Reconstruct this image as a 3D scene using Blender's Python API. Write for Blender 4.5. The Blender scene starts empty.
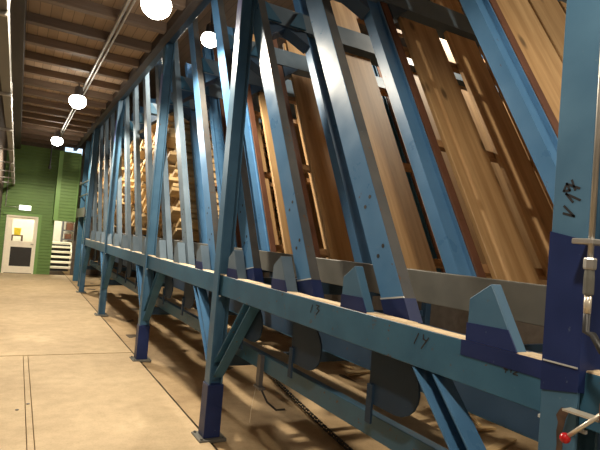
import bpy, bmesh, math, random
from mathutils import Vector, Matrix
random.seed(7)
SC = bpy.context.scene
COL = SC.collection

# ------------------------------------------------------------------ camera
CAM_H = 1.75
FPX = 515.0
R0 = Vector((0.87324184, -0.48032768, 0.08206097))      # image right
R1 = Vector((0.08964638, -0.00717316, -0.99594783))     # image down
R2 = Vector((0.47896994, 0.87705979, 0.03679573))       # view direction
cam_data = bpy.data.cameras.new('camera')
cam_data.sensor_width = 36.0
cam_data.lens = FPX / 600.0 * 36.0
cam_data.clip_start = 0.05
cam = bpy.data.objects.new('camera', cam_data)
COL.objects.link(cam)
mw = Matrix((R0, -R1, -R2)).transposed().to_4x4()
mw.translation = (0, 0, CAM_H)
cam.matrix_world = mw
SC.camera = cam

# ------------------------------------------------------------------ world / view
w = bpy.data.worlds.new('world')
SC.world = w
w.use_nodes = True
w.node_tree.nodes['Background'].inputs[0].default_value = (0.55, 0.65, 0.8, 1)
w.node_tree.nodes['Background'].inputs[1].default_value = 0.3
SC.view_settings.view_transform = 'Standard'
SC.view_settings.look = 'None'
SC.view_settings.gamma = 1.0
SC.view_settings.use_curve_mapping = False
SC.view_settings.exposure = 0.0
LAMP_W = 520.0            # aisle lamps
BAY_W = 460.0             # lamps over the sorting bins
LAMP_COL = (1.0, 0.87, 0.68)
BAY_COL = (1.0, 0.88, 0.70)
AISLE_LAMPS = [(0.85, -5.2), (0.25, 0.4), (1.02, 5.24), (0.76, 10.25), (0.74, 15.6)]
BAY_LAMPS = [(4.3, -1.7, 5.3), (2.62, 8.6, 5.15), (4.8, 4.4, 5.6), (4.8, 13.0, 5.6)]


# ------------------------------------------------------------------ pixel -> point helpers
def ray(x, y):
    return R0 * (x - 300) + R1 * (y - 225) + R2 * FPX

def onX(x, y, c):
    d = ray(x, y); t = c / d.x
    return Vector((0, 0, CAM_H)) + d * t

def onY(x, y, c):
    d = ray(x, y); t = c / d.y
    return Vector((0, 0, CAM_H)) + d * t

def onZ(x, y, c):
    d = ray(x, y); t = (c - CAM_H) / d.z
    return Vector((0, 0, CAM_H)) + d * t


# ------------------------------------------------------------------ materials
def new_mat(name):
    m = bpy.data.materials.new(name)
    m.use_nodes = True
    nt = m.node_tree
    b = nt.nodes['Principled BSDF']
    return m, nt, b

def N(nt, kind, **kw):
    n = nt.nodes.new(kind)
    for k, v in kw.items():
        if k in n.inputs.keys():
            n.inputs[k].default_value = v
        else:
            setattr(n, k, v)
    return n

def ramp(nt, fac, stops):
    r = nt.nodes.new('ShaderNodeValToRGB')
    els = r.color_ramp.elements
    while len(els) < len(stops):
        els.new(0.5)
    for e, (p, c) in zip(els, stops):
        e.position = p
        e.color = (*c, 1)
    nt.links.new(fac, r.inputs[0])
    return r.outputs[0]

def mixc(nt, fac, a, b, mode='MIX'):
    m = nt.nodes.new('ShaderNodeMix')
    m.data_type = 'RGBA'; m.blend_type = mode
    L = nt.links
    if isinstance(fac, (int, float)): m.inputs[0].default_value = fac
    else: L.new(fac, m.inputs[0])
    for i, v in ((6, a), (7, b)):
        if isinstance(v, tuple): m.inputs[i].default_value = (*v, 1)
        else: L.new(v, m.inputs[i])
    return m.outputs[2]

def coords(nt, scale=(1, 1, 1), rnd=False):
    tc = nt.nodes.new('ShaderNodeTexCoord')
    mp = nt.nodes.new('ShaderNodeMapping')
    mp.inputs['Scale'].default_value = scale
    nt.links.new(tc.outputs['Object'], mp.inputs[0])
    if rnd:
        oi = nt.nodes.new('ShaderNodeObjectInfo')
        mu = nt.nodes.new('ShaderNodeMath'); mu.operation = 'MULTIPLY'; mu.inputs[1].default_value = 57.0
        nt.links.new(oi.outputs['Random'], mu.inputs[0])
        cx = nt.nodes.new('ShaderNodeCombineXYZ')
        for i in range(3): nt.links.new(mu.outputs[0], cx.inputs[i])
        nt.links.new(cx.outputs[0], mp.inputs['Location'])
    return mp.outputs[0]

def paint(name, c1, c2, rough=0.42, rust=0.62, metal=0.0, scale=3.0):
    """worn enamel on steel: two close tones, scuffs, rust specks"""
    m, nt, b = new_mat(name)
    co = coords(nt, (scale,) * 3, True)
    n1 = N(nt, 'ShaderNodeTexNoise', Scale=1.6, Detail=6.0)
    nt.links.new(co, n1.inputs[0])
    base = ramp(nt, n1.outputs[0], [(0.3, c1), (0.7, c2)])
    n2 = N(nt, 'ShaderNodeTexNoise', Scale=7.0, Detail=8.0, Roughness=0.7)
    nt.links.new(co, n2.inputs[0])
    rf = ramp(nt, n2.outputs[0], [(rust, (0, 0, 0)), (rust + 0.05, (1, 1, 1))])
    col = mixc(nt, rf, base, (0.10, 0.045, 0.02))
    n3 = N(nt, 'ShaderNodeTexNoise', Scale=14.0, Detail=3.0)
    nt.links.new(co, n3.inputs[0])
    sc = ramp(nt, n3.outputs[0], [(0.72, (0, 0, 0)), (0.78, (0.4, 0.4, 0.4))])
    col = mixc(nt, sc, col, (0.20, 0.25, 0.29))
    nt.links.new(col, b.inputs['Base Color'])
    rr = ramp(nt, n1.outputs[0], [(0.3, (rough - 0.04,) * 3), (0.7, (rough + 0.06,) * 3)])
    nt.links.new(rr, b.inputs['Roughness'])
    b.inputs['Metallic'].default_value = metal
    b.inputs['Specular IOR Level'].default_value = 0.26
    bp = N(nt, 'ShaderNodeBump', Strength=0.12, Distance=0.004)
    nt.links.new(n2.outputs[0], bp.inputs['Height'])
    nt.links.new(bp.outputs[0], b.inputs['Normal'])
    return m

def wood(name, light, dark, axis=2, knots=True, rough=0.62, var=0.35):
    m, nt, b = new_mat(name)
    s = [6.0, 6.0, 6.0]; s[axis] = 0.45
    co = coords(nt, tuple(s), True)
    n1 = N(nt, 'ShaderNodeTexNoise', Scale=1.5, Detail=7.0, Roughness=0.65, Distortion=0.6)
    nt.links.new(co, n1.inputs[0])
    base = ramp(nt, n1.outputs[0], [(0.28, dark), (0.52, tuple((a + c) / 2 for a, c in zip(light, dark))), (0.72, light)])
    wv = N(nt, 'ShaderNodeTexNoise', Scale=6.0, Detail=3.0)
    nt.links.new(co, wv.inputs[0])
    g = ramp(nt, wv.outputs[0], [(0.35, (0.82, 0.79, 0.74)), (0.62, (1, 1, 1))])
    col = mixc(nt, 0.8, base, g, 'MULTIPLY')
    if knots:
        wt = N(nt, 'ShaderNodeTexWave', Scale=0.35, Distortion=9.0, Detail=2.0)
        wt.inputs['Detail Scale'].default_value = 0.6
        nt.links.new(co, wt.inputs[0])
        wg = ramp(nt, wt.outputs['Fac'], [(0.25, (0.70, 0.62, 0.52)), (0.6, (1, 1, 1))])
        col = mixc(nt, 0.5, col, wg, 'MULTIPLY')
        s2 = [5.0, 5.0, 5.0]; s2[axis] = 2.2
        c2 = coords(nt, tuple(s2), True)
        v = N(nt, 'ShaderNodeTexVoronoi', Scale=1.0)
        nt.links.new(c2, v.inputs[0])
        k = ramp(nt, v.outputs['Distance'], [(0.07, (1, 1, 1)), (0.16, (0, 0, 0))])
        col = mixc(nt, k, col, tuple(c * 0.35 for c in dark))
    oi = nt.nodes.new('ShaderNodeObjectInfo')
    hv = ramp(nt, oi.outputs['Random'], [(0.0, (1 - var,) * 3), (1.0, (1.0, 1.0, 1.0))])
    col = mixc(nt, 1.0, col, hv, 'MULTIPLY')
    nt.links.new(col, b.inputs['Base Color'])
    b.inputs['Roughness'].default_value = rough
    bp = N(nt, 'ShaderNodeBump', Strength=0.2, Distance=0.004)
    nt.links.new(n1.outputs[0], bp.inputs['Height'])
    nt.links.new(bp.outputs[0], b.inputs['Normal'])
    return m

def plain(name, col, rough=0.5, metal=0.0, var=0.15, scale=4.0):
    m, nt, b = new_mat(name)
    co = coords(nt, (scale,) * 3, True)
    n1 = N(nt, 'ShaderNodeTexNoise', Scale=2.0, Detail=5.0)
    nt.links.new(co, n1.inputs[0])
    c = ramp(nt, n1.outputs[0], [(0.3, tuple(v * (1 - var) for v in col)), (0.7, tuple(min(1, v * (1 + var)) for v in col))])
    nt.links.new(c, b.inputs['Base Color'])
    b.inputs['Roughness'].default_value = rough
    b.inputs['Metallic'].default_value = metal
    return m

def glow(name, col, strength):
    m, nt, b = new_mat(name)
    b.inputs['Base Color'].default_value = (*col, 1)
    b.inputs['Emission Color'].default_value = (*col, 1)
    b.inputs['Emission Strength'].default_value = strength
    return m

def concrete(name, c1, c2, c3):
    m, nt, b = new_mat(name)
    tc = nt.nodes.new('ShaderNodeTexCoord')
    gn = nt.nodes.new('ShaderNodeNewGeometry')
    n1 = N(nt, 'ShaderNodeTexNoise', Scale=0.9, Detail=8.0, Roughness=0.6)
    n2 = N(nt, 'ShaderNodeTexNoise', Scale=5.0, Detail=8.0, Roughness=0.7)
    n3 = N(nt, 'ShaderNodeTexNoise', Scale=60.0, Detail=2.0)
    for n in (n1, n2, n3): nt.links.new(gn.outputs['Position'], n.inputs[0])
    a = ramp(nt, n1.outputs[0], [(0.32, c1), (0.55, c2), (0.72, c3)])
    k = ramp(nt, n2.outputs[0], [(0.3, (0.72, 0.70, 0.66)), (0.6, (1, 1, 1))])
    col = mixc(nt, 0.75, a, k, 'MULTIPLY')
    k3 = ramp(nt, n3.outputs[0], [(0.25, (0.75, 0.72, 0.68)), (0.5, (1, 1, 1))])
    col = mixc(nt, 0.5, col, k3, 'MULTIPLY')
    nt.links.new(col, b.inputs['Base Color'])
    b.inputs['Roughness'].default_value = 0.75
    bp = N(nt, 'ShaderNodeBump', Strength=0.25, Distance=0.01)
    nt.links.new(n2.outputs[0], bp.inputs['Height'])
    nt.links.new(bp.outputs[0], b.inputs['Normal'])
    return m

def plank_ceiling(name, c1, c2, pitch):
    """boards running along Y, told apart by thin dark joints"""
    m, nt, b = new_mat(name)
    gn = nt.nodes.new('ShaderNodeNewGeometry')
    sp = nt.nodes.new('ShaderNodeSeparateXYZ')
    nt.links.new(gn.outputs['Position'], sp.inputs[0])
    d = N(nt, 'ShaderNodeMath', operation='DIVIDE'); d.inputs[1].default_value = pitch
    nt.links.new(sp.outputs[0], d.inputs[0])
    f = N(nt, 'ShaderNodeMath', operation='FRACT'); nt.links.new(d.outputs[0], f.inputs[0])
    fl = N(nt, 'ShaderNodeMath', operation='FLOOR'); nt.links.new(d.outputs[0], fl.inputs[0])
    wn = N(nt, 'ShaderNodeTexWhiteNoise', noise_dimensions='1D'); nt.links.new(fl.outputs[0], wn.inputs['W'])
    base = ramp(nt, wn.outputs[0], [(0, c1), (1, c2)])
    j = ramp(nt, f.outputs[0], [(0.0, (0.15,) * 3), (0.09, (1, 1, 1))])
    col = mixc(nt, 1.0, base, j, 'MULTIPLY')
    nt.links.new(col, b.inputs['Base Color'])
    b.inputs['Roughness'].default_value = 0.7
    return m

M = {}
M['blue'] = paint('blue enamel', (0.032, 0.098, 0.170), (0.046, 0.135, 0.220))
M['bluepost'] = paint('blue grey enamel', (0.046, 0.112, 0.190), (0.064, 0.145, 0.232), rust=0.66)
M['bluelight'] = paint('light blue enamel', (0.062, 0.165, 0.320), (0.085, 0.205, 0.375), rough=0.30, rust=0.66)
M['navy'] = paint('dark navy enamel', (0.010, 0.020, 0.078), (0.015, 0.028, 0.110), rust=0.75)
M['violet'] = paint('violet blue enamel', (0.10, 0.13, 0.36), (0.14, 0.17, 0.44), rust=0.75)
M['slate'] = paint('slate blue steel', (0.026, 0.058, 0.108), (0.038, 0.076, 0.135), rust=0.64)
M['steel'] = paint('grey galvanised steel', (0.13, 0.132, 0.12), (0.18, 0.178, 0.16), rust=0.70, metal=0.3)
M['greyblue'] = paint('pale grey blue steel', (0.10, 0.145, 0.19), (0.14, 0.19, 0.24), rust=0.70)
M['plate'] = paint('dull dark blue plate', (0.014, 0.034, 0.068), (0.022, 0.046, 0.085), rough=0.6, rust=0.72)
M['worn'] = paint('worn bare steel', (0.045, 0.049, 0.055), (0.085, 0.083, 0.08), rough=0.5, rust=0.60)
M['rust'] = paint('red brown primer', (0.095, 0.042, 0.026), (0.15, 0.065, 0.038), rough=0.6, rust=0.6)
M['stain'] = plain('dark rust stain', (0.055, 0.03, 0.018), 0.8, var=0.5, scale=12.0)
M['lining'] = wood('bin lining board', (0.72, 0.48, 0.24), (0.50, 0.295, 0.125), 2)
M['bar'] = wood('cross bar wood', (0.50, 0.30, 0.14), (0.26, 0.13, 0.055), 0, False)
M['timber'] = wood('fresh sawn timber', (0.92, 0.69, 0.38), (0.68, 0.45, 0.20), 0, False, var=0.45)
M['joist'] = wood('old joist wood', (0.24, 0.17, 0.12), (0.15, 0.10, 0.072), 0, False)
M['beamdark'] = wood('dark ledger beam', (0.075, 0.055, 0.045), (0.03, 0.022, 0.018), 1, False)
M['ceil'] = plank_ceiling('ceiling boards', (0.30, 0.215, 0.145), (0.40, 0.29, 0.20), 0.13)
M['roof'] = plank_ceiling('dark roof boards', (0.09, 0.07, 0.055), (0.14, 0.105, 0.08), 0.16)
M['slab'] = concrete('dusty concrete', (0.52, 0.39, 0.235), (0.62, 0.475, 0.29), (0.68, 0.53, 0.335))
M['dirt'] = concrete('sawdust covered ground', (0.42, 0.295, 0.16), (0.54, 0.39, 0.22), (0.62, 0.46, 0.27))
M['dust'] = concrete('pale sawdust', (0.72, 0.56, 0.36), (0.82, 0.66, 0.45), (0.88, 0.74, 0.54))
M['joint'] = plain('dark joint filler', (0.10, 0.075, 0.05), 0.9)
M['green'] = plain('green cladding', (0.13, 0.24, 0.06), 0.55, var=0.08, scale=1.0)
M['greenlight'] = plain('light green cladding', (0.17, 0.33, 0.085), 0.5, var=0.06, scale=1.0)
M['wallbrown'] = plain('brown boarded wall', (0.085, 0.06, 0.045), 0.8)
M['walldark'] = plain('dark hall wall', (0.11, 0.09, 0.075), 0.85)
M['white'] = plain('cream white paint', (0.90, 0.84, 0.70), 0.5, var=0.05)
M['black'] = plain('black rubber', (0.012, 0.012, 0.013), 0.5)
M['ink'] = plain('black marker', (0.008, 0.008, 0.012), 0.7)
M['darkgap'] = plain('dark panel', (0.02, 0.018, 0.016), 0.6)
M['zinc'] = plain('zinc conduit', (0.42, 0.41, 0.39), 0.4, 0.7)
M['weld'] = plain('bright weld bead', (0.62, 0.64, 0.64), 0.4, 0.4)
M['red'] = plain('red plastic ball', (0.45, 0.012, 0.015), 0.18, var=0.05)
M['rod'] = plain('plated rod', (0.72, 0.66, 0.55), 0.3, 0.5, var=0.05)
M['yellow'] = plain('yellow plastic', (0.85, 0.62, 0.04), 0.4)
M['lampmetal'] = plain('lamp housing', (0.12, 0.12, 0.13), 0.45, 0.5)
M['bulb'] = glow('lamp globe', (1.0, 0.93, 0.80), 30.0)
M['exit'] = glow('exit sign face', (0.80, 1.0, 0.86), 3.0)
M['sky'] = glow('daylight pane', (0.62, 0.82, 1.0), 1.6)
m, nt, b = new_mat('clear glass')
b.inputs['Base Color'].default_value = (0.95, 0.97, 0.95, 1)
b.inputs['Roughness'].default_value = 0.03
b.inputs['Transmission Weight'].default_value = 1.0
b.inputs['IOR'].default_value = 1.05
M['glass'] = m


# ------------------------------------------------------------------ mesh helpers
def box(bm, x0, x1, y0, y1, z0, z1):
    v = [bm.verts.new(p) for p in ((x0, y0, z0), (x1, y0, z0), (x1, y1, z0), (x0, y1, z0), (x0, y0, z1), (x1, y0, z1), (x1, y1, z1), (x0, y1, z1))]
    for f in ((0, 3, 2, 1), (4, 5, 6, 7), (0, 1, 5, 4), (1, 2, 6, 5), (2, 3, 7, 6), (3, 0, 4, 7)):
        bm.faces.new([v[i] for i in f])

def loft(bm, a, b_):
    """closed prism between two equal polygons of 3D points"""
    va = [bm.verts.new(p) for p in a]; vb = [bm.verts.new(p) for p in b_]
    n = len(va)
    for i in range(n):
        j = (i + 1) % n
        bm.faces.new((va[i], va[j], vb[j], vb[i]))
    bm.faces.new(list(reversed(va))); bm.faces.new(vb)

def sweep(bm, p0, p1, prof, side, up):
    """extrude 2D profile (side, up) from p0 to p1"""
    p0, p1, side, up = Vector(p0), Vector(p1), Vector(side), Vector(up)
    loft(bm, [p0 + side * a + up * c for a, c in prof], [p1 + side * a + up * c for a, c in prof])

def tube(bm, pts, r, seg=8):
    pts = [Vector(p) for p in pts]
    rings = []
    for i, p in enumerate(pts):
        t = (pts[min(i + 1, len(pts) - 1)] - pts[max(i - 1, 0)]).normalized()
        u = t.orthogonal().normalized() if i == 0 else (rings_u - t * rings_u.dot(t)).normalized()
        rings_u = u
        v = t.cross(u)
        rings.append([bm.verts.new(p + (u * math.cos(k * 2 * math.pi / seg) + v * math.sin(k * 2 * math.pi / seg)) * r) for k in range(seg)])
    for a, c in zip(rings, rings[1:]):
        for k in range(seg):
            bm.faces.new((a[k], a[(k + 1) % seg], c[(k + 1) % seg], c[k]))
    bm.faces.new(list(reversed(rings[0]))); bm.faces.new(rings[-1])

def lathe(bm, prof, c=(0, 0, 0), seg=16, axis='z'):
    rings = []
    c = Vector(c)
    for r, h in prof:
        ring = []
        for k in range(seg):
            a = 2 * math.pi * k / seg
            p = (r * math.cos(a), r * math.sin(a), h)
            if axis == 'x': p = (h, p[0], p[1])
            if axis == 'y': p = (p[0], h, p[1])
            ring.append(bm.verts.new(c + Vector(p)))
        rings.append(ring)
    for a, d in zip(rings, rings[1:]):
        for k in range(seg):
            bm.faces.new((a[k], a[(k + 1) % seg], d[(k + 1) % seg], d[k]))
    bm.faces.new(list(reversed(rings[0]))); bm.faces.new(rings[-1])

def mesh(name, build, mat, bevel=0.0, smooth=False):
    bm = bmesh.new()
    build(bm)
    bmesh.ops.recalc_face_normals(bm, faces=bm.faces)
    if bevel:
        bmesh.ops.bevel(bm, geom=[e for e in bm.edges if len(e.link_faces) == 2 and e.calc_face_angle(0) > 0.6], offset=bevel, segments=1, affect='EDGES', profile=0.5)
    me = bpy.data.meshes.new(name)
    bm.to_mesh(me); bm.free()
    if smooth:
        for p in me.polygons: p.use_smooth = True
    me.materials.append(M[mat])
    return me

def put(name, me, parent=None, loc=(0, 0, 0), rot=None):
    o = bpy.data.objects.new(name, me)
    COL.objects.link(o)
    o.parent = parent
    o.location = loc
    if rot: o.rotation_euler = rot
    return o

def obj(name, build, mat, parent=None, bevel=0.0, smooth=False, loc=(0, 0, 0), rot=None):
    return put(name, mesh(name, build, mat, bevel, smooth), parent, loc, rot)

def bx(*a):
    return lambda bm: box(bm, *a)

def tag(o, label, cat=None, group=None, kind=None):
    o['label'] = label
    if cat: o['category'] = cat
    if group: o['group'] = group
    if kind: o['kind'] = kind
    return o

def thing(name, label, cat, loc=(0, 0, 0), rot=None, group=None):
    o = put(name, None, None, loc, rot)
    return tag(o, label, cat, group)

def structure(o, label=None):
    o['kind'] = 'structure'
    if label: o['label'] = label
    return o

def stroke(bm, pts, x, wdt=0.006):
    """marker line on a face that looks along -X; pts are world points"""
    for a, c in zip(pts, pts[1:]):
        d = (c - a); d.x = 0
        n = Vector((0, -d.z, d.y)).normalized() * wdt * 0.5
        e = d.normalized() * wdt * 0.35
        q = [a - n - e, a + n - e, c + n + e, c - n + e]
        loft(bm, [Vector((x - 0.0012, p.y, p.z)) for p in q], [Vector((x + 0.0003, p.y, p.z)) for p in q])

UC = lambda w_, h_, t: [(0, -w_ / 2), (h_, -w_ / 2), (h_, -w_ / 2 + t), (t, -w_ / 2 + t), (t, w_ / 2 - t), (h_, w_ / 2 - t), (h_, w_ / 2), (0, w_ / 2)]

# ================================================================== SETTING
YE = 19.6            # green end wall
XL, XR = -0.52, 7.0
YB = -6.5
ZC = 4.35            # underside of joists
# ---- floor: a sub-base with concrete slabs on it and open ground under the rack
fl = structure(obj('floor', bx(XL, XR, YB, 24.0, -0.30, -0.035), 'joint'), 'dark sub-base showing in the joints of the concrete floor')
EDGE = 1.60
g = 0.02
slabs = [(XL, 0.215, YB, -0.6), (XL, 0.215, -0.6, 7.64), (0.275, EDGE, YB, -0.6), (0.275, EDGE, -0.6, 7.64), (XL, EDGE, 7.64, 13.6), (XL, EDGE, 13.6, YE)]
for x0, x1, y0, y1 in slabs:
    obj('slab', bx(x0, x1, y0 + (g if abs(y0 - 7.64) < 0.1 else 0.004), y1 - (g if abs(y1 - 7.64) < 0.1 else 0.004), -0.034, 0.0), 'slab', fl, bevel=0.003)
obj('joint_strip', bx(0.221, 0.269, YB, 7.62, -0.034, -0.001), 'slab', fl, bevel=0.002)

def ground_build(bm):
    nx, ny = 36, 90
    vs = []
    for j in range(ny + 1):
        row = []
        for i in range(nx + 1):
            x = EDGE + 0.035 + (XR - EDGE - 0.035) * i / nx
            y = YB + (24.0 - YB) * j / ny
            z = -0.022 + 0.018 * math.sin(x * 3.1 + y * 1.3) * math.cos(y * 2.3 - x) * (0 if i == 0 else 1) + random.uniform(0, 0.006)
            row.append(bm.verts.new((x, y, z)))
        vs.append(row)
    for j in range(ny):
        for i in range(nx):
            bm.faces.new((vs[j][i], vs[j][i + 1], vs[j + 1][i + 1], vs[j + 1][i]))
obj('sawdust_ground', ground_build, 'dirt', fl, smooth=True)

# ---- walls
structure(obj('wall_left', bx(XL - 0.2, XL, YB, YE, 0, 6.6), 'wallbrown'))
structure(obj('wall_right', bx(XR, XR + 0.2, YB, 24, 0, 6.6), 'walldark'))
structure(obj('wall_back', bx(XL - 0.2, XR + 0.2, YB - 0.2, YB, 0, 6.6), 'walldark'))
DX0, DX1, DZ = -0.34, 0.60, 1.93      # door opening
OX0, OX1, OZ = 1.10, 1.78, 1.86       # stair opening
def siding(bm, x0, x1, z0, z1, y=YE, pitch=0.105):
    """horizontal ribbed sheet, camera side at y"""
    n = max(1, int((z1 - z0) / pitch)); p = (z1 - z0) / n
    prof = []
    for i in range(n):
        z = z0 + i * p
        prof += [(0.0, z), (0.0, z + p * 0.72), (0.018, z + p * 0.80), (0.018, z + p * 0.94)]
    prof.append((0.0, z1))
    a = [Vector((x0, y + d, z)) for d, z in prof] + [Vector((x0, y + 0.15, z1)), Vector((x0, y + 0.15, z0))]
    c = [Vector((x1, v.y, v.z)) for v in a]
    va = [bm.verts.new(v) for v in a]; vb = [bm.verts.new(v) for v in c]
    for i in range(len(va)):
        j = (i + 1) % len(va)
        bm.faces.new((va[i], va[j], vb[j], vb[i]))
def end_wall(bm):
    siding(bm, XL, DX0, 0, DZ)
    siding(bm, DX1, OX0, 0, DZ)
    siding(bm, XL, OX0, DZ, 4.30)
    siding(bm, OX0, OX1, OZ, 4.30)
we = structure(obj('wall_end', end_wall, 'green'), 'green ribbed metal end wall')
structure(obj('wall_end', bx(OX1, XR, YE + 0.3, YE + 0.45, 0, 6.6), 'walldark'), 'dark end wall behind the rack')
structure(obj('wall_end', bx(XL, XR, YE, YE + 0.15, 4.30, 6.6), 'walldark'), 'dark upper end wall')

# door in the green wall
door = structure(put('door_1', None), 'cream glazed door in the green wall')
def dframe(bm):
    box(bm, DX0, DX0 + 0.07, YE - 0.04, YE + 0.12, 0, DZ)
    box(bm, DX1 - 0.05, DX1, YE - 0.04, YE + 0.12, 0, DZ)
    box(bm, DX0 + 0.07, DX1 - 0.05, YE - 0.04, YE + 0.12, DZ - 0.05, DZ)
obj('door_frame', dframe, 'white', door)
def dleaf(bm):
    y0, y1 = YE + 0.02, YE + 0.07
    box(bm, DX0 + 0.07, DX0 + 0.20, y0, y1, 0.02, DZ - 0.05)
    box(bm, DX1 - 0.11, DX1 - 0.05, y0, y1, 0.02, DZ - 0.05)
    for z0, z1 in ((0.02, 0.24), (0.88, 1.08), (DZ - 0.11, DZ - 0.05)):
        box(bm, DX0 + 0.20, DX1 - 0.11, y0, y1, z0, z1)
obj('door_leaf', dleaf, 'white', door)
obj('pane', bx(DX0 + 0.20, DX1 - 0.11, YE + 0.04, YE + 0.046, 1.08, DZ - 0.11), 'glass', door)
obj('lower_panel', bx(DX0 + 0.20, DX1 - 0.11, YE + 0.035, YE + 0.055, 0.24, 0.88), 'darkgap', door)
obj('door_handle', lambda bm: tube(bm, [(DX1 - 0.08, YE + 0.02, 1.0), (DX1 - 0.08, YE - 0.03, 1.0), (DX1 - 0.16, YE - 0.03, 1.0)], 0.012), 'zinc', door)
# green trim around the door
def dtrim(bm):
    box(bm, DX0 - 0.10, DX1 + 0.10, YE - 0.05, YE - 0.005, DZ, DZ + 0.09)
    box(bm, DX1, DX1 + 0.10, YE - 0.05, YE - 0.005, 0, DZ)
structure(obj('trim_1', dtrim, 'greenlight'))
structure(obj('trim_2', bx(XL, OX1, YE - 0.03, YE - 0.002, 3.02, 3.07), 'green'))

# bright room behind the door
def room(bm):
    box(bm, XL - 0.2, 2.4, 22.6, 22.7, 0, 3.2)
    box(bm, XL - 0.3, XL - 0.2, YE + 0.15, 22.7, 0, 3.2)
    box(bm, 2.4, 2.5, YE + 0.46, 22.7, 0, 3.2)
    box(bm, XL - 0.3, 2.5, YE + 0.15, 22.7, 3.2, 3.3)
structure(obj('wall_room', room, 'white'), 'cream walls of the room behind the green wall')
li = bpy.data.lights.new('room_light', 'AREA'); li.energy = 120; li.size = 1.2; li.color = (1, 0.93, 0.8)
t = thing('ceiling_panel_light', 'flat ceiling light of the bright room behind the green wall', 'lamp', (0.6, 21.0, 3.14))
obj('housing', bx(-0.6, 0.6, -0.3, 0.3, 0.0, 0.06), 'white', t)
obj('diffuser', bx(-0.57, 0.57, -0.27, 0.27, -0.02, 0.0), 'exit', t)
lo = bpy.data.objects.new('room_light', li); COL.objects.link(lo); lo.parent = t; lo.location = (0, 0, -0.05)
# things seen through the pane
t = thing('shelf_rack', 'brown shelf rack behind the glazed door in the bright room', 'shelf', (0.02, 21.4, 0))
for dx in (-0.16, 0.16): obj('upright', bx(dx - 0.03, dx + 0.03, -0.15, 0.15, 0, 1.2), 'rust', t)
for z in (0.6, 0.9, 1.2): obj('shelf', bx(-0.19 if z > 1 else -0.13, 0.19 if z > 1 else 0.13, -0.15, 0.15, z, z + 0.035), 'rust', t)
tag(obj('storage_bin', lambda bm: loft(bm, [(-0.10, -0.10, 0), (0.10, -0.10, 0), (0.10, 0.10, 0), (-0.10, 0.10, 0)], [(-0.12, -0.12, 0.26), (0.12, -0.12, 0.26), (0.12, 0.12, 0.26), (-0.12, 0.12, 0.26)]), 'yellow', loc=(0.02, 21.38, 1.235)), 'yellow bin on the brown shelf behind the glazed door', 'bin')
t = thing('steel_column', 'dark thin column in the bright room seen through the door pane', 'column', (0.66, 21.6, 0))
obj('shaft', bx(-0.035, 0.035, -0.035, 0.035, 0.02, 3.18), 'lampmetal', t); obj('base_plate', bx(-0.09, 0.09, -0.09, 0.09, 0, 0.02), 'lampmetal', t)
t = thing('stair', 'cream open staircase seen through the opening beside the green wall', 'stairs', (1.46, YE + 0.4, 0))
for i in range(5):
    obj('tread', bx(-0.36, 0.36, i * 0.26, i * 0.26 + 0.27, 0.17 * (i + 1) + 0.02, 0.17 * (i + 1) + 0.085), 'white', t)
for s in (-0.39, 0.36):
    obj('stringer', lambda bm, s=s: loft(bm, [(s, -0.05, 0), (s, 0.3, 0), (s, 1.45, 0.95), (s, 1.3, 1.05), (s, -0.05, 0.2)], [(s + 0.03, -0.05, 0), (s + 0.03, 0.3, 0), (s + 0.03, 1.45, 0.95), (s + 0.03, 1.3, 1.05), (s + 0.03, -0.05, 0.2)]), 'white', t)
obj('landing', bx(-0.39, 0.39, 1.3, 1.8, 1.0, 1.08), 'white', t)
obj('riser_board', bx(-0.36, 0.36, 1.25, 1.3, 0.0, 1.0), 'darkgap', t)

t = thing('storage_rack', 'dark rack of goods standing beyond the stair opening', 'rack', (2.0, 22.1, 0))
for dx in (-0.45, 0.0, 0.4): obj('upright', bx(dx - 0.03, dx + 0.03, -0.2, 0.2, 0, 2.4), 'lampmetal', t)
for z in (1.15, 1.5, 1.9): obj('shelf', bx(-0.42, 0.37, -0.2, 0.2, z, z + 0.05), 'lampmetal', t)
for dx, z, h, w_ in ((-0.36, 1.2, 0.2, 'lower left'), (0.05, 1.2, 0.24, 'lower right'), (-0.33, 1.55, 0.28, 'middle left'), (0.06, 1.55, 0.2, 'middle right'), (-0.3, 1.95, 0.25, 'topmost')):
    tag(obj('carton', bx(0, 0.24, -0.15, 0.15, 0, h), 'rust', loc=(2.0 + dx, 22.1, z)), w_ + ' brown carton on the dark rack beyond the stair opening', 'box', 'cartons beyond the stair opening')
# green box hanging over the stair opening
gb = thing('wall_box', 'light green clad box hanging over the stair opening', 'enclosure', (0, 0, 0))
GX0, GX1, GY0, GZ0, GZ1 = 1.02, 1.68, 18.8, 1.87, 4.18
obj('shell', lambda bm: siding(bm, GX0 + 0.03, GX1 - 0.03, GZ0, GZ1, GY0), 'green', gb)
obj('side_panel', bx(GX0, GX0 + 0.03, GY0 - 0.01, YE, GZ0, GZ1), 'greenlight', gb)
obj('side_panel', bx(GX1 - 0.03, GX1, GY0 - 0.01, YE, GZ0, GZ1), 'greenlight', gb)
obj('corner_trim', bx(GX0 - 0.012, GX0 + 0.12, GY0 - 0.02, GY0 - 0.01, GZ0, GZ1), 'greenlight', gb)
obj('bottom_panel', bx(GX0 + 0.03, GX1 - 0.03, GY0 + 0.16, YE, GZ0, GZ0 + 0.03), 'greenlight', gb)
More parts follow.
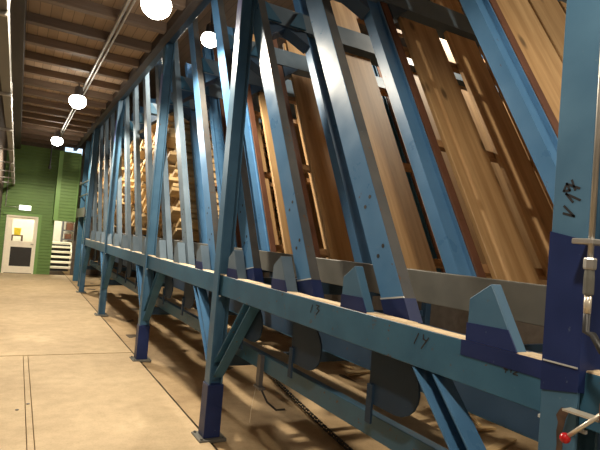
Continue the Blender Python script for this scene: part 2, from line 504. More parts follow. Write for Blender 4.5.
# daylight strip window
wn = structure(put('window_1', None), 'small daylight window high above the green box')
obj('window_frame', lambda bm: [box(bm, 1.16, 1.80, 19.50, 19.56, 4.18, 4.22), box(bm, 1.16, 1.80, 19.50, 19.56, 4.44, 4.48), box(bm, 1.16, 1.20, 19.50, 19.56, 4.22, 4.44), box(bm, 1.76, 1.80, 19.50, 19.56, 4.22, 4.44)], 'joist', wn)
for i in range(3):
    obj('pane', bx(1.205 + i * 0.187, 1.205 + i * 0.187 + 0.178, 19.53, 19.54, 4.22, 4.44), 'sky', wn)

# ---- ceiling of the aisle: boards on joists
ce = structure(obj('ceiling', bx(XL, 1.52, YB, YE, ZC + 0.12, ZC + 0.17), 'ceil'), 'brown board ceiling of the aisle')
jm = mesh('joist', bx(XL, 1.46, -0.06, 0.06, 0, 0.12), 'joist', bevel=0.004)
y = 7.64 - 0.87 * 16
while y < YE - 0.1:
    put('joist', jm, ce, (0, y, ZC)); y += 0.87
obj('edge_beam', bx(1.46, 1.56, YB, YE, ZC - 0.02, ZC + 0.17), 'beamdark', ce)
structure(obj('ceiling', bx(XL - 0.2, XR + 0.2, YB - 0.2, 24.0, 6.6, 6.7), 'roof'), 'dark high roof over the sorting rack')
tag(obj('ledger_beam', bx(-0.30, -0.14, YB, YE - 0.05, ZC - 0.22, ZC - 0.002), 'beamdark', bevel=0.006), 'dark beam along the left edge of the ceiling', 'beam')
t = thing('cable_duct', 'grey metal cable duct running high along the left side', 'duct')
obj('tray', lambda bm: sweep(bm, (-0.172, -3, 2.95), (-0.235, YE - 0.06, 2.95), [(-0.035, -0.05), (0.035, -0.05), (0.035, 0.03), (0.029, 0.03), (0.029, -0.044), (-0.029, -0.044), (-0.029, 0.03), (-0.035, 0.03)], (1, 0, 0), (0, 0, 1)), 'steel', t)
obj('lid', lambda bm: sweep(bm, (-0.172, -3, 2.985), (-0.235, YE - 0.06, 2.985), [(-0.038, -0.004), (0.038, -0.004), (0.038, 0.0), (-0.038, 0.0)], (1, 0, 0), (0, 0, 1)), 'steel', t)
for i in range(9):
    yy = 1.2 + i * 2.1; xx = -0.172 - 0.063 * (yy + 3) / 22.5
    obj('hanger', lambda bm: [box(bm, XL, xx + 0.04, yy - 0.015, yy + 0.015, 2.875, 2.898), box(bm, xx + 0.036, xx + 0.042, yy - 0.015, yy + 0.015, 2.898, 3.0)], 'zinc', t)

# ================================================================== LAMPS AND CONDUIT
tag(obj('ceiling_conduit', lambda bm: [tube(bm, [(0.86, YB + 0.3, ZC - 0.035), (0.86, 8, ZC - 0.035), (0.81, YE - 0.2, ZC - 0.035)], 0.024), tube(bm, [(0.92, YB + 0.3, ZC - 0.03), (0.92, 8, ZC - 0.03), (0.87, YE - 0.2, ZC - 0.03)], 0.016)], 'zinc', smooth=True), 'grey lamp conduit pair running along the underside of the joists', 'conduit')
ALAB = {5.24: 'glaring globe lamp hanging nearest, at the top edge', 10.25: 'bright globe lamp hanging in the middle of the aisle ceiling', 15.6: 'smaller bright globe lamp hanging nearest the green wall', 0.4: 'globe lamp overhead beside the near post', -5.2: 'globe lamp hanging behind the viewpoint'}
def globe_lamp(x, y, z, top, label, watts, colr, r=0.115):
    t = thing('ceiling_lamp', label, 'lamp', (x, y, z), group='globe lamps')
    obj('stem', lambda bm: tube(bm, [(0, 0, 0.24), (0, 0, top - z)], 0.014), 'lampmetal', t)
    obj('housing', lambda bm: lathe(bm, [(0.05, 0.27), (0.075, 0.24), (0.08, 0.12), (0.125, 0.075), (0.125, 0.065), (0.06, 0.075)], seg=20), 'lampmetal', t, smooth=True)
    obj('globe', lambda bm: lathe(bm, [(r * math.sin(a * math.pi / 10 + 0.02), -r * math.cos(a * math.pi / 10 + 0.02) * 0.9) for a in range(9)], seg=20), 'bulb', t, smooth=True)
    l = bpy.data.lights.new('lamp_light', 'SPOT'); l.energy = watts; l.color = colr; l.shadow_soft_size = 0.10; l.spot_size = math.radians(168); l.spot_blend = 0.25
    o = bpy.data.objects.new('lamp_light', l); COL.objects.link(o); o.parent = t; o.location = (0, 0, -0.235)
for x, y in AISLE_LAMPS:
    globe_lamp(x, y, 4.02, ZC - 0.01, ALAB[y], LAMP_W * (0.45 if y < 1 else 1), LAMP_COL, 0.15)
BLAB = ['globe lamp over the near bins', 'white globe lamp glowing between the blue posts over the bins', 'globe lamp high over the rear of the near bins', 'globe lamp high over the rear of the far bins']
for (x, y, z), lab in zip(BAY_LAMPS, BLAB):
    globe_lamp(x, y, z, 6.6, lab, BAY_W, BAY_COL, 0.15)
t = thing('exit_sign', 'small glowing white exit sign above the cream door', 'sign', (0.17, YE - 0.09, 2.20))
obj('case', bx(-0.18, 0.18, 0.02, 0.085, -0.085, 0.085), 'white', t)
obj('face', bx(-0.17, 0.17, 0.0, 0.02, -0.075, 0.075), 'exit', t)
tag(obj('wall_conduit', lambda bm: tube(bm, [(-0.40, YE - 0.03, 4.25), (-0.40, YE - 0.03, 2.2), (0.0, YE - 0.03, 2.2)], 0.013), 'zinc'), 'thin conduit running down the green wall to the exit sign', 'conduit')
t = thing('hanging_rod', 'dark rod hanging below the far lamp in front of the green wall', 'rod', (0.76, 18.9, 3.6))
obj('shaft', lambda bm: tube(bm, [(0, 0, 0), (0, 0, 0.74)], 0.02), 'lampmetal', t)
obj('weight', lambda bm: lathe(bm, [(0.02, -0.06), (0.045, -0.05), (0.045, 0.04), (0.02, 0.05)]), 'lampmetal', t)

# ================================================================== SORTING RACK FRAME
XF = 1.57            # aisle face of posts
XBM = 1.60           # aisle face of front beam
ZB0, ZB1 = 1.250, 1.422
POSTS = [1.05, 4.34, 7.22, 11.0, 14.75]
rack = thing('sorting_rack', 'long blue steel lumber sorting rack filling the right side of the hall', 'rack', (XF, 1.05, 0))
def rp(name, build, mat, bevel=0.0, smooth=False, parent=None):
    """part in world coordinates"""
    o = obj(name, build, mat, parent or rack, bevel, smooth)
    o.matrix_parent_inverse = Matrix.Translation((-XF, -1.05, 0)) if parent is None else Matrix.Identity(4)
    return o
YEND = 15.0
rp('front_beam', lambda bm: sweep(bm, (XBM, -1.2, (ZB0 + ZB1) / 2), (XBM, YEND, (ZB0 + ZB1) / 2), UC(ZB1 - ZB0, 0.075, 0.009), (1, 0, 0), (0, 0, 1)), 'blue', 0.003)
def dust_top(bm):
    n = 160
    for i in range(n):
        y0 = -1.2 + (YEND + 1.2) * i / n; y1 = -1.2 + (YEND + 1.2) * (i + 1) / n
        h = ZB1 + 0.004 + 0.005 * random.random()
        loft(bm, [(XBM + 0.002, y0, ZB1), (XBM + 0.073, y0, ZB1), (XBM + 0.07, y0, h), (XBM + 0.006, y0, h)], [(XBM + 0.002, y1, ZB1), (XBM + 0.073, y1, ZB1), (XBM + 0.07, y1, h), (XBM + 0.006, y1, h)])
o = rp('sawdust_layer', dust_top, 'dust'); o['kind'] = 'stuff'; o['label'] = 'pale sawdust lying along the top of the front beam'
# grey rail behind the front beam that the bins stand on
RX = 1.95
rp('bin_rail', lambda bm: sweep(bm, (RX, -1.2, 1.575), (RX, YEND, 1.575), UC(0.17, 0.07, 0.008), (1, 0, 0), (0, 0, 1)), 'steel', 0.003)
rp('bin_rail', lambda bm: sweep(bm, (3.55, -1.2, 1.41), (3.55, YEND, 1.41), UC(0.17, 0.07, 0.008), (1, 0, 0), (0, 0, 1)), 'steel')
rp('seat_angle', lambda bm: sweep(bm, (1.676, -1.2, 1.36), (1.676, YEND, 1.36), [(0, 0), (0.008, 0), (0.008, 0.038), (0.13, 0.038), (0.13, 0.046), (0, 0.046)], (1, 0, 0), (0, 0, 1)), 'slate')
rp('top_beam', lambda bm: sweep(bm, (1.575, -1.2, 4.50), (1.60, YEND + 0.6, 4.50), UC(0.2, 0.1, 0.01), (1, 0, 0), (0, 0, 1)), 'slate', 0.003)
rp('top_beam', lambda bm: sweep(bm, (5.46, -1.2, 4.50), (5.46, YEND + 0.6, 4.50), UC(0.2, 0.1, 0.01), (1, 0, 0), (0, 0, 1)), 'slate')
rp('lower_beam', lambda bm: sweep(bm, (1.80, -1.2, 0.785), (1.80, YEND, 0.785), UC(0.125, 0.06, 0.008), (1, 0, 0), (0, 0, 1)), 'blue', 0.003)
o = rp('chip_tray', lambda bm: box(bm, 1.865, 2.06, -1.2, YEND, 0.80, 0.825), 'dirt')
rp('inner_beam', lambda bm: sweep(bm, (2.10, -1.2, 1.05), (2.10, YEND, 1.05), UC(0.16, 0.07, 0.008), (1, 0, 0), (0, 0, 1)), 'slate')
o = rp('sawdust_layer', lambda bm: box(bm, 2.10, 2.17, -1.2, YEND, 1.13, 1.137), 'dirt'); o['kind'] = 'stuff'
rp('inner_beam', lambda bm: sweep(bm, (2.75, -1.2, 0.80), (2.75, YEND, 0.80), UC(0.16, 0.07, 0.008), (1, 0, 0), (0, 0, 1)), 'blue')
rp('inner_beam', lambda bm: sweep(bm, (3.5, -1.2, 0.80), (3.5, YEND, 0.80), UC(0.16, 0.07, 0.008), (1, 0, 0), (0, 0, 1)), 'slate')
rp('rear_beam', lambda bm: sweep(bm, (5.46, -1.2, 1.33), (5.46, YEND, 1.33), UC(0.17, 0.07, 0.008), (1, 0, 0), (0, 0, 1)), 'slate')

bolt_me = mesh('bolt', lambda bm: lathe(bm, [(0.012, -0.012), (0.012, 0.0)], seg=6), 'steel')
H_PROF = [(0, -0.0625), (0.014, -0.0625), (0.014, -0.006), (0.111, -0.006), (0.111, -0.0625), (0.125, -0.0625), (0.125, 0.0625), (0.111, 0.0625), (0.111, 0.006), (0.014, 0.006), (0.014, 0.0625), (0, 0.0625)]
post_me = mesh('post', lambda bm: loft(bm, [(a, c, 0.014) for a, c in H_PROF], [(a, c, 4.62) for a, c in H_PROF]), 'bluepost', bevel=0.002)
rear_me = mesh('rear_post', bx(0, 0.125, -0.0625, 0.0625, 0.014, 4.62), 'slate', bevel=0.004)
base_me = mesh('base_plate', bx(-0.06, 0.185, -0.12, 0.12, -0.012, 0.014), 'steel', bevel=0.003)
sleeve_me = mesh('sleeve', lambda bm: loft(bm, [(-0.012, -0.0745, 0.014), (0.137, -0.0745, 0.014), (0.137, 0.0745, 0.014), (-0.012, 0.0745, 0.014)], [(-0.010, -0.0725, 0.47), (0.135, -0.0725, 0.47), (0.135, 0.0725, 0.47), (-0.010, 0.0725, 0.47)]), 'navy', bevel=0.004)
vio_me = mesh('paint_patch', bx(-0.003, 0.001, -0.055, 0.055, 3.52, 3.95), 'violet')
weld_mes = [mesh('weld_bead', bx(0.018, 0.03, a, a + 0.02, 1.236, 1.246), 'weld') for a in (-0.0825, 0.0625)]
def brace_build(s):
    def f(bm):
        a = Vector((0.03, s * 0.06, 0.60)); c = Vector((0.03, s * 0.66, 1.245))
        d = (c - a).normalized(); up = Vector((1, 0, 0)).cross(d)
        prof = [(0.09, -0.05), (0.09, 0.05), (0.0, 0.05), (0.0, 0.042), (0.082, 0.042), (0.082, -0.042), (0.0, -0.042), (0.0, -0.05)]
        pa = [a + Vector((1, 0, 0)) * u + up * v for u, v in prof]
        # trim the ends against the post face and the beam underside
        va = [p + d * ((s * 0.063 - p.y) / d.y) for p in pa]
        vb = [p + d * ((1.244 - p.z) / d.z) for p in pa]
        loft(bm, va, vb)
    return f
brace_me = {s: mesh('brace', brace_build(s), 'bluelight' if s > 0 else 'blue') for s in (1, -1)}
PLAB = ['near vertical post marked V 17']
for i, yp in enumerate(POSTS):
    p = put('post', post_me, rack, (0, yp - 1.05, 0))
    if i == 0: p['label'] = 'near blue post with marker writing and a navy band'
    put('base_plate', base_me, p)
    for bxx, byy in ((-0.035, -0.095), (0.16, -0.095), (-0.035, 0.095), (0.16, 0.095)):
        put('bolt', bolt_me, p, (bxx, byy, 0.027))
    if i in (1, 2): put('sleeve', sleeve_me, p)
    if i in (1, 2, 3): put('paint_patch', vio_me, p)
    for q in weld_mes: put('weld_bead', q, p)
    for s in (1, -1): put('brace', brace_me[s], p)
    for xr in (3.75, 5.1):
        q = put('rear_post', rear_me, rack, (xr, yp - 1.05, 0)); put('base_plate', base_me, q)
    # transverse beams carrying the rails
    put('cross_beam', mesh('cross_beam', lambda bm: sweep(bm, (0.125, 0.04, 1.34), (5.1, 0.04, 1.34), UC(0.14, 0.07, 0.008), (0, 1, 0), (0, 0, 1)), 'slate') if i == 0 else bpy.data.meshes['cross_beam'], rack, (0, yp - 1.05, 0))
    put('floor_tie', mesh('floor_tie', lambda bm: sweep(bm, (0.125, 0.0, 0.66), (5.1, 0.0, 0.66), UC(0.10, 0.05, 0.008), (0, 1, 0), (0, 0, 1)), 'slate') if i == 0 else bpy.data.meshes['floor_tie'], rack, (0, yp - 1.05, 0))
near_post = [c for c in rack.children if c.name == 'post'][0]
# navy paint on the near post and the beam next to it
def np_part(name, build, mat, **k):
    o = rp(name, build, mat, **k); o.parent = near_post
    o.matrix_parent_inverse = Matrix.Translation((-XF, -1.05, 0))
    return o
def nband(bm):
    e = 0.003
    x0, x1, y0, y1 = XF - e, XF + 0.125 + e, 1.05 - 0.0625 - e, 1.05 + 0.0625 + e
    top = [(x0, y0, 1.835), (x1, y0, 1.83), (x1, y1, 1.86), (x0, y1, 1.862)]
    bot = [(x0, y0, 1.36), (x1, y0, 1.345), (x1, y1, 1.34), (x0, y1, 1.335)]
    loft(bm, bot, top)
np_part('navy_band', nband, 'navy')
np_part('weld_line', lambda bm: box(bm, XF - 0.006, XF, 0.99, 1.11, 1.432, 1.437), 'weld')
def stain(bm):
    L = [(1.02, 1.047, 1.029), (1.10, 1.050, 1.032), (1.18, 1.046, 1.026), (1.22, 1.050, 1.030), (1.25, 1.046, 1.024), (1.27, 1.054, 1.020), (1.29, 1.044, 1.012), (1.30, 1.036, 1.022)]
    pts = [(u, z) for z, u, v in L] + [(v, z) for z, u, v in reversed(L)]
    loft(bm, [(XF - 0.0012, u, z) for u, z in pts], [(XF + 0.001, u, z) for u, z in pts])
np_part('rust_stain', stain, 'stain')
def px(c, s, pts, X):
    return [onX(c[0] + a / s, c[1] + d / s, X) for a, d in pts]
def v17(bm):
    c, s = (550, 170), 7.5
    for pts in ([(108, 272), (182, 347), (102, 325)], [(172, 240), (122, 178), (226, 226)], [(104, 158), (128, 102), (150, 152), (106, 158)], [(128, 104), (222, 136)], [(166, 78), (190, 148)]):
        stroke(bm, px(c, s, pts, XF), XF, 0.0075)
o = np_part('marker_writing', v17, 'ink'); o['label'] = 'black handwritten V 17'
o = rp('marker_writing', lambda bm: [stroke(bm, px((400, 325), 11.24, p, XBM), XBM, 0.006) for p in ([(210, 95), (160, 205)], [(265, 108), (262, 155), (292, 178)], [(322, 148), (240, 262)])], 'ink'); o['label'] = 'faint handwritten 14 on the front beam'
o = rp('marker_writing', lambda bm: [stroke(bm, px((300, 295), 11.24, p, XBM), XBM, 0.006) for p in ([(142, 112), (118, 192)], [(182, 112), (216, 124), (190, 152), (217, 172), (180, 216)])], 'ink'); o['label'] = 'faint handwritten 13 on the front beam'
o = rp('marker_writing', lambda bm: [stroke(bm, px((490, 350), 11.24, p, XBM), XBM, 0.005) for p in ([(162, 212), (198, 226)], [(180, 218), (174, 252)], [(240, 212), (235, 252)], [(262, 222), (318, 240), (262, 268), (310, 285)])], 'ink'); o['label'] = 'small smudged handwriting under the navy patch'
def beam_patch(y0, y1, zlow, nm='navy'):
    rp('paint_patch', lambda bm: box(bm, XBM - 0.0025, XBM + 0.004, y0, y1, zlow, ZB1 + 0.001), nm)
beam_patch(1.114, 1.50, 1.362)

DIV = [1.08, 1.90, 2.77, 3.65, 4.50, 5.37] + [6.24 + 0.865 * i for i in range(9)]
XD, DZ0, DS = 1.70, 1.408, 1.06        # dividers stand just behind the front beam
DIV = [v * DS for v in DIV]
STUB = [1.24, 2.15, 3.04, 3.92, 4.82] + [5.66 + 0.868 * i for i in range(11)]
TAN = 0.565
AL = math.atan(TAN); CA, SA = math.cos(AL), math.sin(AL)
# stub brackets standing on the beam, one per bin, with a slanted plate behind
stub_me = mesh('stub_bracket', lambda bm: loft(bm, [(0, 0.16, 0), (0, 0.40, 0), (0, 0.40, 0.165), (0, 0.295, 0.235)], [(0.055, 0.16, 0), (0.055, 0.40, 0), (0.055, 0.40, 0.165), (0.055, 0.295, 0.235)]), 'bluepost', bevel=0.004)
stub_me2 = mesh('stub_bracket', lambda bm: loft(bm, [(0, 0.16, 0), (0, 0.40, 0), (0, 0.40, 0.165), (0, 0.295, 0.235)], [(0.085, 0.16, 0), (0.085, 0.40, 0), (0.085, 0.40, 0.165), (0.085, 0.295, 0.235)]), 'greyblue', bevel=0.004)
stubnavy_me = mesh('paint_patch', lambda bm: loft(bm, [(-0.0025, 0.16, 0.0), (-0.0025, 0.402, 0.0), (-0.0025, 0.402, 0.07), (-0.0025, 0.205, 0.075)], [(0.004, 0.16, 0.0), (0.004, 0.402, 0.0), (0.004, 0.402, 0.07), (0.004, 0.205, 0.075)]), 'navy')
# hanging stop plates with rounded nose and a guide bar
def stop_build(bm):
    pts = [(0.36, 0.0), (0.36, -0.30)]
    for k in range(9):
        a = -math.pi / 2 - k * math.pi / 10
        pts.append((0.14 + 0.16 * math.cos(a), -0.155 + 0.145 * math.sin(a)))
    pts += [(0.0, 0.0)]
    loft(bm, [(0, u, v) for u, v in pts], [(0.012, u, v) for u, v in pts])
stop_me = mesh('stop_plate', stop_build, 'plate')
gbar_me = mesh('guide_bar', bx(-0.014, 0.0, 0.315, 0.36, -0.40, -0.20), 'plate')
for k, y0 in enumerate(DIV):
    sbk = put('stub_bracket', stub_me if k < 2 else stub_me2, rack, (XBM + 0.004 - XF, STUB[k] - 0.16 - 1.05, ZB1 + 0.002))
    if k < 5: put('paint_patch', stubnavy_me, sbk)
    if k > 0:
        sp = put('stop_plate', stop_me, rack, (1.71 - XF, STUB[k] - 0.29 - 1.05, ZB0 - 0.005)); put('guide_bar', gbar_me, sp)

# ================================================================== BIN DIVIDERS
# local frame: x into the rack from the front beam, z up the slope, -y towards the viewpoint
ZT = 3.42
def chan_cut(prof, z1):
    """profile (x, y) extruded up the slope, foot cut level with the beam top"""
    def f(bm):
        loft(bm, [(a, c, c * TAN + 0.006) for a, c in prof], [(a, c, z1) for a, c in prof])
    return f
fc_prof = [(0, -0.08), (0.068, -0.08), (0.068, -0.07), (0.010, -0.07), (0.010, 0.07), (0.068, 0.07), (0.068, 0.08), (0, 0.08)]
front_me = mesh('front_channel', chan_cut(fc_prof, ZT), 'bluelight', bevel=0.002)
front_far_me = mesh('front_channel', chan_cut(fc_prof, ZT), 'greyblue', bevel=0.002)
wear_me = mesh('wear_face', lambda bm: loft(bm, [(0.002, -0.0825, -0.083 * TAN + 0.10), (0.067, -0.0825, -0.083 * TAN + 0.10), (0.067, -0.0802, -0.083 * TAN + 0.10), (0.002, -0.0802, -0.083 * TAN + 0.10)], [(0.002, -0.0825, ZT), (0.067, -0.0825, ZT), (0.067, -0.0802, ZT), (0.002, -0.0802, ZT)]), 'worn')
shoe_prof = [(-0.003, -0.083), (0.070, -0.083), (0.070, 0.083), (-0.003, 0.083)]
shoe_me = mesh('foot_patch', lambda bm: loft(bm, [(a, c, c * TAN + 0.007) for a, c in shoe_prof], [(a, c, 0.11 + c * 0.35) for a, c in shoe_prof]), 'navy')
shoew_me = mesh('weld_line', lambda bm: loft(bm, [(a, c, 0.112 + c * 0.35) for a, c in shoe_prof[:1] + shoe_prof[3:]] + [(0.002, 0.083, 0.112 + 0.083 * 0.35), (0.002, -0.083, 0.112 - 0.083 * 0.35)], [(a, c, 0.12 + c * 0.35) for a, c in shoe_prof[:1] + shoe_prof[3:]] + [(0.002, 0.083, 0.12 + 0.083 * 0.35), (0.002, -0.083, 0.12 - 0.083 * 0.35)]), 'weld')
hole_me = mesh('bolt', lambda bm: lathe(bm, [(0.011, -0.0015), (0.011, 0.002)], seg=8, axis='x'), 'black')
def rear_chan(x0, z0):
    def f(bm):
        p = [(x0, -0.04), (x0 + 0.012, -0.04), (x0 + 0.012, -0.018), (x0 + 0.118, -0.018), (x0 + 0.118, -0.04), (x0 + 0.13, -0.04), (x0 + 0.13, 0.042), (x0, 0.042)]
        loft(bm, [(a, c, z0) for a, c in p], [(a, c, ZT) for a, c in p])
    return f
Z0R = 0.16
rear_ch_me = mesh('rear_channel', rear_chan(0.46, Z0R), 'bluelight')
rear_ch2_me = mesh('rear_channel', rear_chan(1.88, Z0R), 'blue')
strip_me = mesh('rubbing_strip', bx(0.597, 0.66, -0.045, 0.012, 0.10, ZT), 'rust', bevel=0.003)
strip2_me = mesh('rubbing_strip', bx(2.017, 2.08, -0.045, 0.012, 0.10, ZT), 'rust', bevel=0.003)
def lb(x0, x1, z0, z1):
    return mesh('lining_board', bx(x0, x1, -0.018, 0.014, z0, z1), 'lining', bevel=0.004)
ARM0, ARM1 = 2.46, 2.70
boards = [lb(0.775, 1.15, 0.12, ARM0 - 0.05), lb(1.265, 1.60, 0.11, ARM0 - 0.02), lb(1.66, 1.86, 0.13, ARM0 - 0.04),
          lb(2.20, 2.55, 0.12, ARM0 - 0.03), lb(2.66, 3.02, 0.12, ARM0 - 0.05),
          lb(0.80, 1.14, ARM1 + 0.03, ZT), lb(1.28, 1.62, ARM1 + 0.05, ZT), lb(2.2, 2.56, ARM1 + 0.04, ZT)]
nboards = [lb(0.672, 1.09, 0.12, ZT), lb(1.12, 1.50, 0.11, ZT), lb(1.54, 1.86, 0.12, ZT), lb(2.20, 2.55, 0.12, ZT)]
bar_me = mesh('cross_bar', bx(0.595, 3.3, 0.016, 0.06, -0.03, 0.03), 'bar', bevel=0.003)
def arm_build(bm):
    sweep(bm, (0.02, 0, 0), (3.3, 0, 0), [(-0.055, ARM0), (0.075, ARM0), (0.075, ARM0 + 0.012), (-0.043, ARM0 + 0.012), (-0.043, ARM1 - 0.012), (0.075, ARM1 - 0.012), (0.075, ARM1), (-0.055, ARM1)], (0, 1, 0), (0, 0, 1))
arm_me = mesh('arm', arm_build, 'greyblue')
def haunch(x0, x1):
    return mesh('haunch', lambda bm: loft(bm, [(x0, -0.05, ARM0 - 0.16), (x0, -0.05, ARM0), (x1, -0.05, ARM0)], [(x0, 0.05, ARM0 - 0.16), (x0, 0.05, ARM0), (x1, 0.05, ARM0)]), 'slate')
haunch_mes = [haunch(*q) for q in ((0.075, 0.27), (0.45, 0.25), (0.665, 0.85))]
def stiff(x, d):
    return mesh('stiffener', lambda bm: loft(bm, [(x, -0.068, ARM0 + 0.014), (x + d, -0.068, ARM0 + 0.014), (x + d * 0.2, -0.068, ARM1 - 0.014), (x, -0.068, ARM1 - 0.014)], [(x, -0.0555, ARM0 + 0.014), (x + d, -0.0555, ARM0 + 0.014), (x + d * 0.2, -0.0555, ARM1 - 0.014), (x, -0.0555, ARM1 - 0.014)]), 'blue')
stiff_mes = [stiff(0.075, 0.13), stiff(0.445, -0.16)]
ORD = ['nearest', 'second', 'third', 'fourth', 'fifth', 'sixth', 'seventh', 'eighth', 'ninth', 'tenth', 'eleventh', 'twelfth', 'thirteenth', 'fourteenth', 'fifteenth', 'sixteenth']
for k, y0 in enumerate(DIV):
    if k == 0:
        lab = 'nearest slanted bin divider, wide wooden boards just left of the near post'
    else:
        lab = '%s slanted bin divider from the near post, blue channels with wooden lining' % ORD[k]
    d = thing('bin_divider', lab, 'bin divider', (XD, y0, DZ0), (-AL, 0, 0), 'slanted bin dividers')
    d.scale = (DS, DS, DS)
    if k:
        fcn = put('front_channel', front_me if k < 5 else front_far_me, d)
        if k < 5: put('wear_face', wear_me, fcn)
        if k < 7:
            for zz in (0.35, 0.64):
                for yy, dz in ((-0.035, 0.03), (0.02, 0.0)):
                    put('bolt', hole_me, fcn, (0, yy, zz + dz))
        if k < 4:
            put('foot_patch', shoe_me, fcn); put('weld_line', shoew_me, fcn)
    put('rear_channel', rear_ch_me, d); put('rear_channel', rear_ch2_me, d)
    put('rubbing_strip', strip_me, d); put('rubbing_strip', strip2_me, d)
    for bme in (nboards if k == 0 else boards): put('lining_board', bme, d)
    for zz in (0.32, 1.22, 2.08, 3.05): put('cross_bar', bar_me, d, (0, 0, zz))
    a = put('arm', arm_me, d)
    for h in haunch_mes: put('haunch', h, a)
    for h in stiff_mes: put('stiffener', h, a)

# ================================================================== TIMBER IN THE FAR BINS
tb_me = [mesh('sawn_board', bx(0, ln, -wd / 2, wd / 2, 0, th), 'timber', bevel=0.003) for ln, wd, th in ((2.6, 0.25, 0.058), (2.9, 0.22, 0.058), (2.4, 0.27, 0.058), (2.7, 0.18, 0.058))]
WHICH = {6: ('first', 30), 7: ('second', 32), 8: ('third', 29), 9: ('fourth', 31)}
ONES = ['', 'first', 'second', 'third', 'fourth', 'fifth', 'sixth', 'seventh', 'eighth', 'ninth', 'tenth', 'eleventh', 'twelfth', 'thirteenth', 'fourteenth', 'fifteenth', 'sixteenth', 'seventeenth', 'eighteenth', 'nineteenth']
def ordinal(n):
    if n < 20: return ONES[n]
    return {2: 'twent', 3: 'thirt'}[n // 10] + ('ieth' if n % 10 == 0 else 'y-' + ONES[n % 10])
def world_of(y0, x, yl, zl):
    yl *= DS; zl *= DS
    return Vector((XD + x, y0 + yl * CA + zl * SA, DZ0 - yl * SA + zl * CA))
for k in range(6, 15):
    y0 = DIV[k]
    if k in WHICH:
        nm, layers = WHICH[k]
        for i in range(layers):
            for yl, side in ((0.225, 'near'), (0.525, 'far')):
                o = put('sawn_board', random.choice(tb_me), None, world_of(y0, random.uniform(0.12, 0.42), yl + random.uniform(-0.008, 0.008), 0.64 + i * 0.068), (-AL + random.uniform(-0.02, 0.02), 0, 0))
                tag(o, '%s golden sawn board from the bottom, %s column of the %s filled bin' % (ordinal(i + 1), side, nm), 'board', 'boards in the %s filled bin' % nm)
    else:
        def pile(bm, k=k, y0=y0):
            for i in range(random.randint(24, 31)):
                for yl in (0.235, 0.515):
                    x = random.uniform(0.12, 0.42); zl = 0.64 + i * 0.068; h = 0.125
                    q = [(yl - h, zl), (yl + h, zl), (yl + h, zl + 0.058), (yl - h, zl + 0.058)]
                    loft(bm, [world_of(y0, x, a, c) for a, c in q], [world_of(y0, x + 2.6, a, c) for a, c in q])
        o = obj('board_pile', pile, 'timber')
        tag(o, 'stack of golden sawn boards in the %s bin from the near post' % ORD[k], 'boards', kind='stuff')

# ================================================================== END PLATFORM BEYOND THE RACK
t = thing('end_platform', 'pale platform on blue legs at the far end of the rack', 'platform', (1.68, 16.2, 0))
obj('deck', bx(0, 1.6, 0, 2.2, 2.05, 2.25), 'greyblue', t, bevel=0.005)
obj('deck_edge', bx(-0.03, 0.0, -0.02, 2.22, 2.02, 2.30), 'steel', t)
for yy in (0.1, 1.7):
    obj('leg', bx(0.02, 0.17, yy, yy + 0.15, -0.02, 2.05), 'blue', t)
    obj('upper_post', bx(0.02, 0.15, yy, yy + 0.13, 2.25, 4.5), 'blue', t)
    obj('knee_brace', lambda bm, yy=yy: sweep(bm, (0.09, yy + 0.15, 1.6), (0.09, yy + 0.55, 2.05), [(-0.04, -0.03), (0.04, -0.03), (0.04, 0.03), (-0.04, 0.03)], (1, 0, 0), (0, -0.7, 0.7)), 'blue', t)
obj('guard_rail', lambda bm: [tube(bm, [(0.02, 0.0, 2.7), (0.02, 2.2, 2.7)], 0.02), tube(bm, [(0.02, 0.0, 3.1), (0.02, 2.2, 3.1)], 0.02)], 'steel', t)

# ================================================================== SMALL THINGS BY THE NEAR POST
t = thing('pneumatic_pipe', 'grey metal pipe with fittings running down beside the near post', 'pipe', (1.50, 0.93, 0.4))
obj('tube', lambda bm: tube(bm, [(0, 0, 1.25), (0, 0, 2.6)], 0.0085, 10), 'zinc', t, smooth=True)
obj('hose_nipple', lambda bm: tube(bm, [(0, 0, 1.215), (0, 0, 1.27)], 0.0105, 10), 'rod', t, smooth=True)
obj('clamp', bx(-0.014, 0.08, -0.014, 0.055, 1.42, 1.437), 'zinc', t, bevel=0.003)
obj('coupling', lambda bm: lathe(bm, [(0.016, 1.345), (0.018, 1.35), (0.018, 1.375), (0.015, 1.38)], seg=6), 'zinc', t)
obj('coupling', lambda bm: lathe(bm, [(0.014, 1.27), (0.015, 1.275), (0.015, 1.32), (0.013, 1.345)], seg=12), 'steel', t)
p = [Vector((1.50, 0.93, 1.63)), Vector((1.50, 0.93, 1.56)), onX(593, 335, 1.49), onX(602, 352, 1.485), onX(616, 362, 1.49)]
tag(obj('air_hose', lambda bm: tube(bm, p, 0.0105), 'black', smooth=True), 'black hose curving beside the near post', 'hose')
t = thing('valve_lever', 'small lever with red ball knob on the near post', 'lever', onX(605, 412, 1.52))
a0 = Vector((0, 0, 0)); a1 = onX(565, 438, 1.50) - t.location
obj('rod', lambda bm: tube(bm, [a0, a1], 0.0065, 10), 'rod', t, smooth=True)
obj('knob', lambda bm: lathe(bm, [(max(0.001, 0.016 * math.sin(i * math.pi / 10)), -0.016 * math.cos(i * math.pi / 10)) for i in range(11)], a1, 16), 'red', t, smooth=True)
obj('valve_body', bx(-0.012, 0.045, -0.06, 0.012, -0.03, 0.025), 'rust', t, bevel=0.004)
q0 = onX(566, 409, 1.545) ; q1 = onX(602, 421, 1.545)
tag(obj('bracket_arm', lambda bm: sweep(bm, q0, q1, [(-0.02, -0.003), (0.024, -0.003), (0.024, 0.003), (-0.02, 0.003)], (1, 0, 0), (0, 0.3, 0.95)), 'rod'), 'thin plated bracket behind the red knob lever', 'bracket')

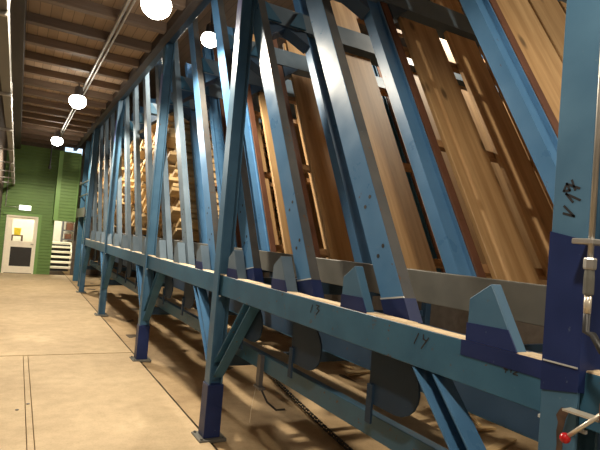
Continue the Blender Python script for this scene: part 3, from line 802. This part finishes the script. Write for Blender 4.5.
# ================================================================== ON THE GROUND UNDER THE RACK
def chain(bm):
    a = [onZ(258, 364, 0.03), onZ(275, 380, 0.03), onZ(300, 404, 0.03), onZ(325, 428, 0.03), onZ(352, 452, 0.03), onZ(390, 485, 0.03)]
    n = 0
    for s, e in zip(a, a[1:]):
        m_ = max(2, int((e - s).length / 0.055))
        for i in range(m_):
            c = s.lerp(e, i / m_); d = (e - s).normalized(); sd = Vector((-d.y, d.x, 0)); up = Vector((0, 0, 1))
            if n % 2: sd, up = up, sd
            for off in (-0.016, 0.016):
                sweep(bm, c - d * 0.033 + sd * off, c + d * 0.033 + sd * off, [(-0.006, -0.009), (0.006, -0.009), (0.006, 0.009), (-0.006, 0.009)], sd, up)
            n += 1
tag(obj('drive_chain', chain, 'black'), 'dark chain lying on the sawdust under the rack', 'chain')
bp0 = onX(262, 362, 1.79)
t = thing('cable_bracket', 'small dark bracket with loose cable ends on the lower beam', 'bracket', (1.775, bp0.y, 0.76))
obj('clip', bx(-0.012, 0.022, -0.03, 0.03, -0.15, 0.09), 'lampmetal', t)
obj('foot', bx(-0.02, 0.03, -0.07, 0.05, -0.17, -0.15), 'lampmetal', t)
obj('loose_cable', lambda bm: tube(bm, [(0, -0.05, -0.16), (0.02, -0.14, -0.24), (0.05, -0.24, -0.27), (0.09, -0.30, -0.25)], 0.008), 'black', t)
obj('wire', lambda bm: tube(bm, [(-0.01, 0.02, -0.17), (-0.03, 0.03, -0.33), (-0.02, 0.06, -0.46)], 0.0018, 5), 'rod', t)
SCR = [(430, 434, 0.5, 0.42, 0.07), (485, 428, -0.2, 0.25, 0.06), (475, 420, 1.1, 0.3, 0.03), (410, 418, 0.9, 0.25, 0.05), (360, 372, 0.2, 0.5, 0.08), (330, 352, 0.9, 0.3, 0.06), (500, 445, 0.3, 0.6, 0.1), (345, 365, 1.7, 0.35, 0.05), (290, 335, 0.4, 0.4, 0.06), (385, 400, 2.2, 0.2, 0.05)]
SLAB = ['long pale offcut', 'short pale offcut', 'thin splinter', 'narrow brown offcut', 'wide brown offcut', 'slim offcut', 'broad plank end', 'thin lath', 'far pale offcut', 'stubby offcut']
SPOS = ['beside the near brace', 'right of the near brace', 'leaning by the near brace', 'left of the near brace', 'behind the middle stop plate', 'behind the lower beam', 'at the bottom edge by the near post', 'crossing the wide offcut', 'behind the far stop plate', 'near the largest stop plate']
for (u, v, rz, ln, wd), n1, n2 in zip(SCR, SLAB, SPOS):
    c = onZ(u, v, 0.02)
    o = obj('wood_offcut', lambda bm: loft(bm, [(-ln / 2, -wd / 2, 0), (ln / 2, -wd * 0.4, 0), (ln / 2 - 0.03, wd / 2, 0), (-ln / 2 + 0.02, wd / 2, 0)], [(-ln / 2, -wd / 2, 0.022), (ln / 2, -wd * 0.4, 0.022), (ln / 2 - 0.03, wd / 2, 0.022), (-ln / 2 + 0.02, wd / 2, 0.022)]), 'timber', loc=(c.x, c.y, 0.004), rot=(0, 0, rz))
    tag(o, '%s on the sawdust %s' % (n1, n2), 'offcut', 'wood offcuts under the rack')
# bolts set into the slabs
for i, (u, v) in enumerate(((17, 410), (28, 404))):
    c = onZ(u, v, 0)
    tag(obj('floor_anchor', lambda bm: lathe(bm, [(0.016, 0.0), (0.016, 0.004), (0.007, 0.006)], seg=10), 'black', loc=c), 'small dark floor anchor %s the slab joint' % ('left of' if i == 0 else 'right of'), 'anchor')
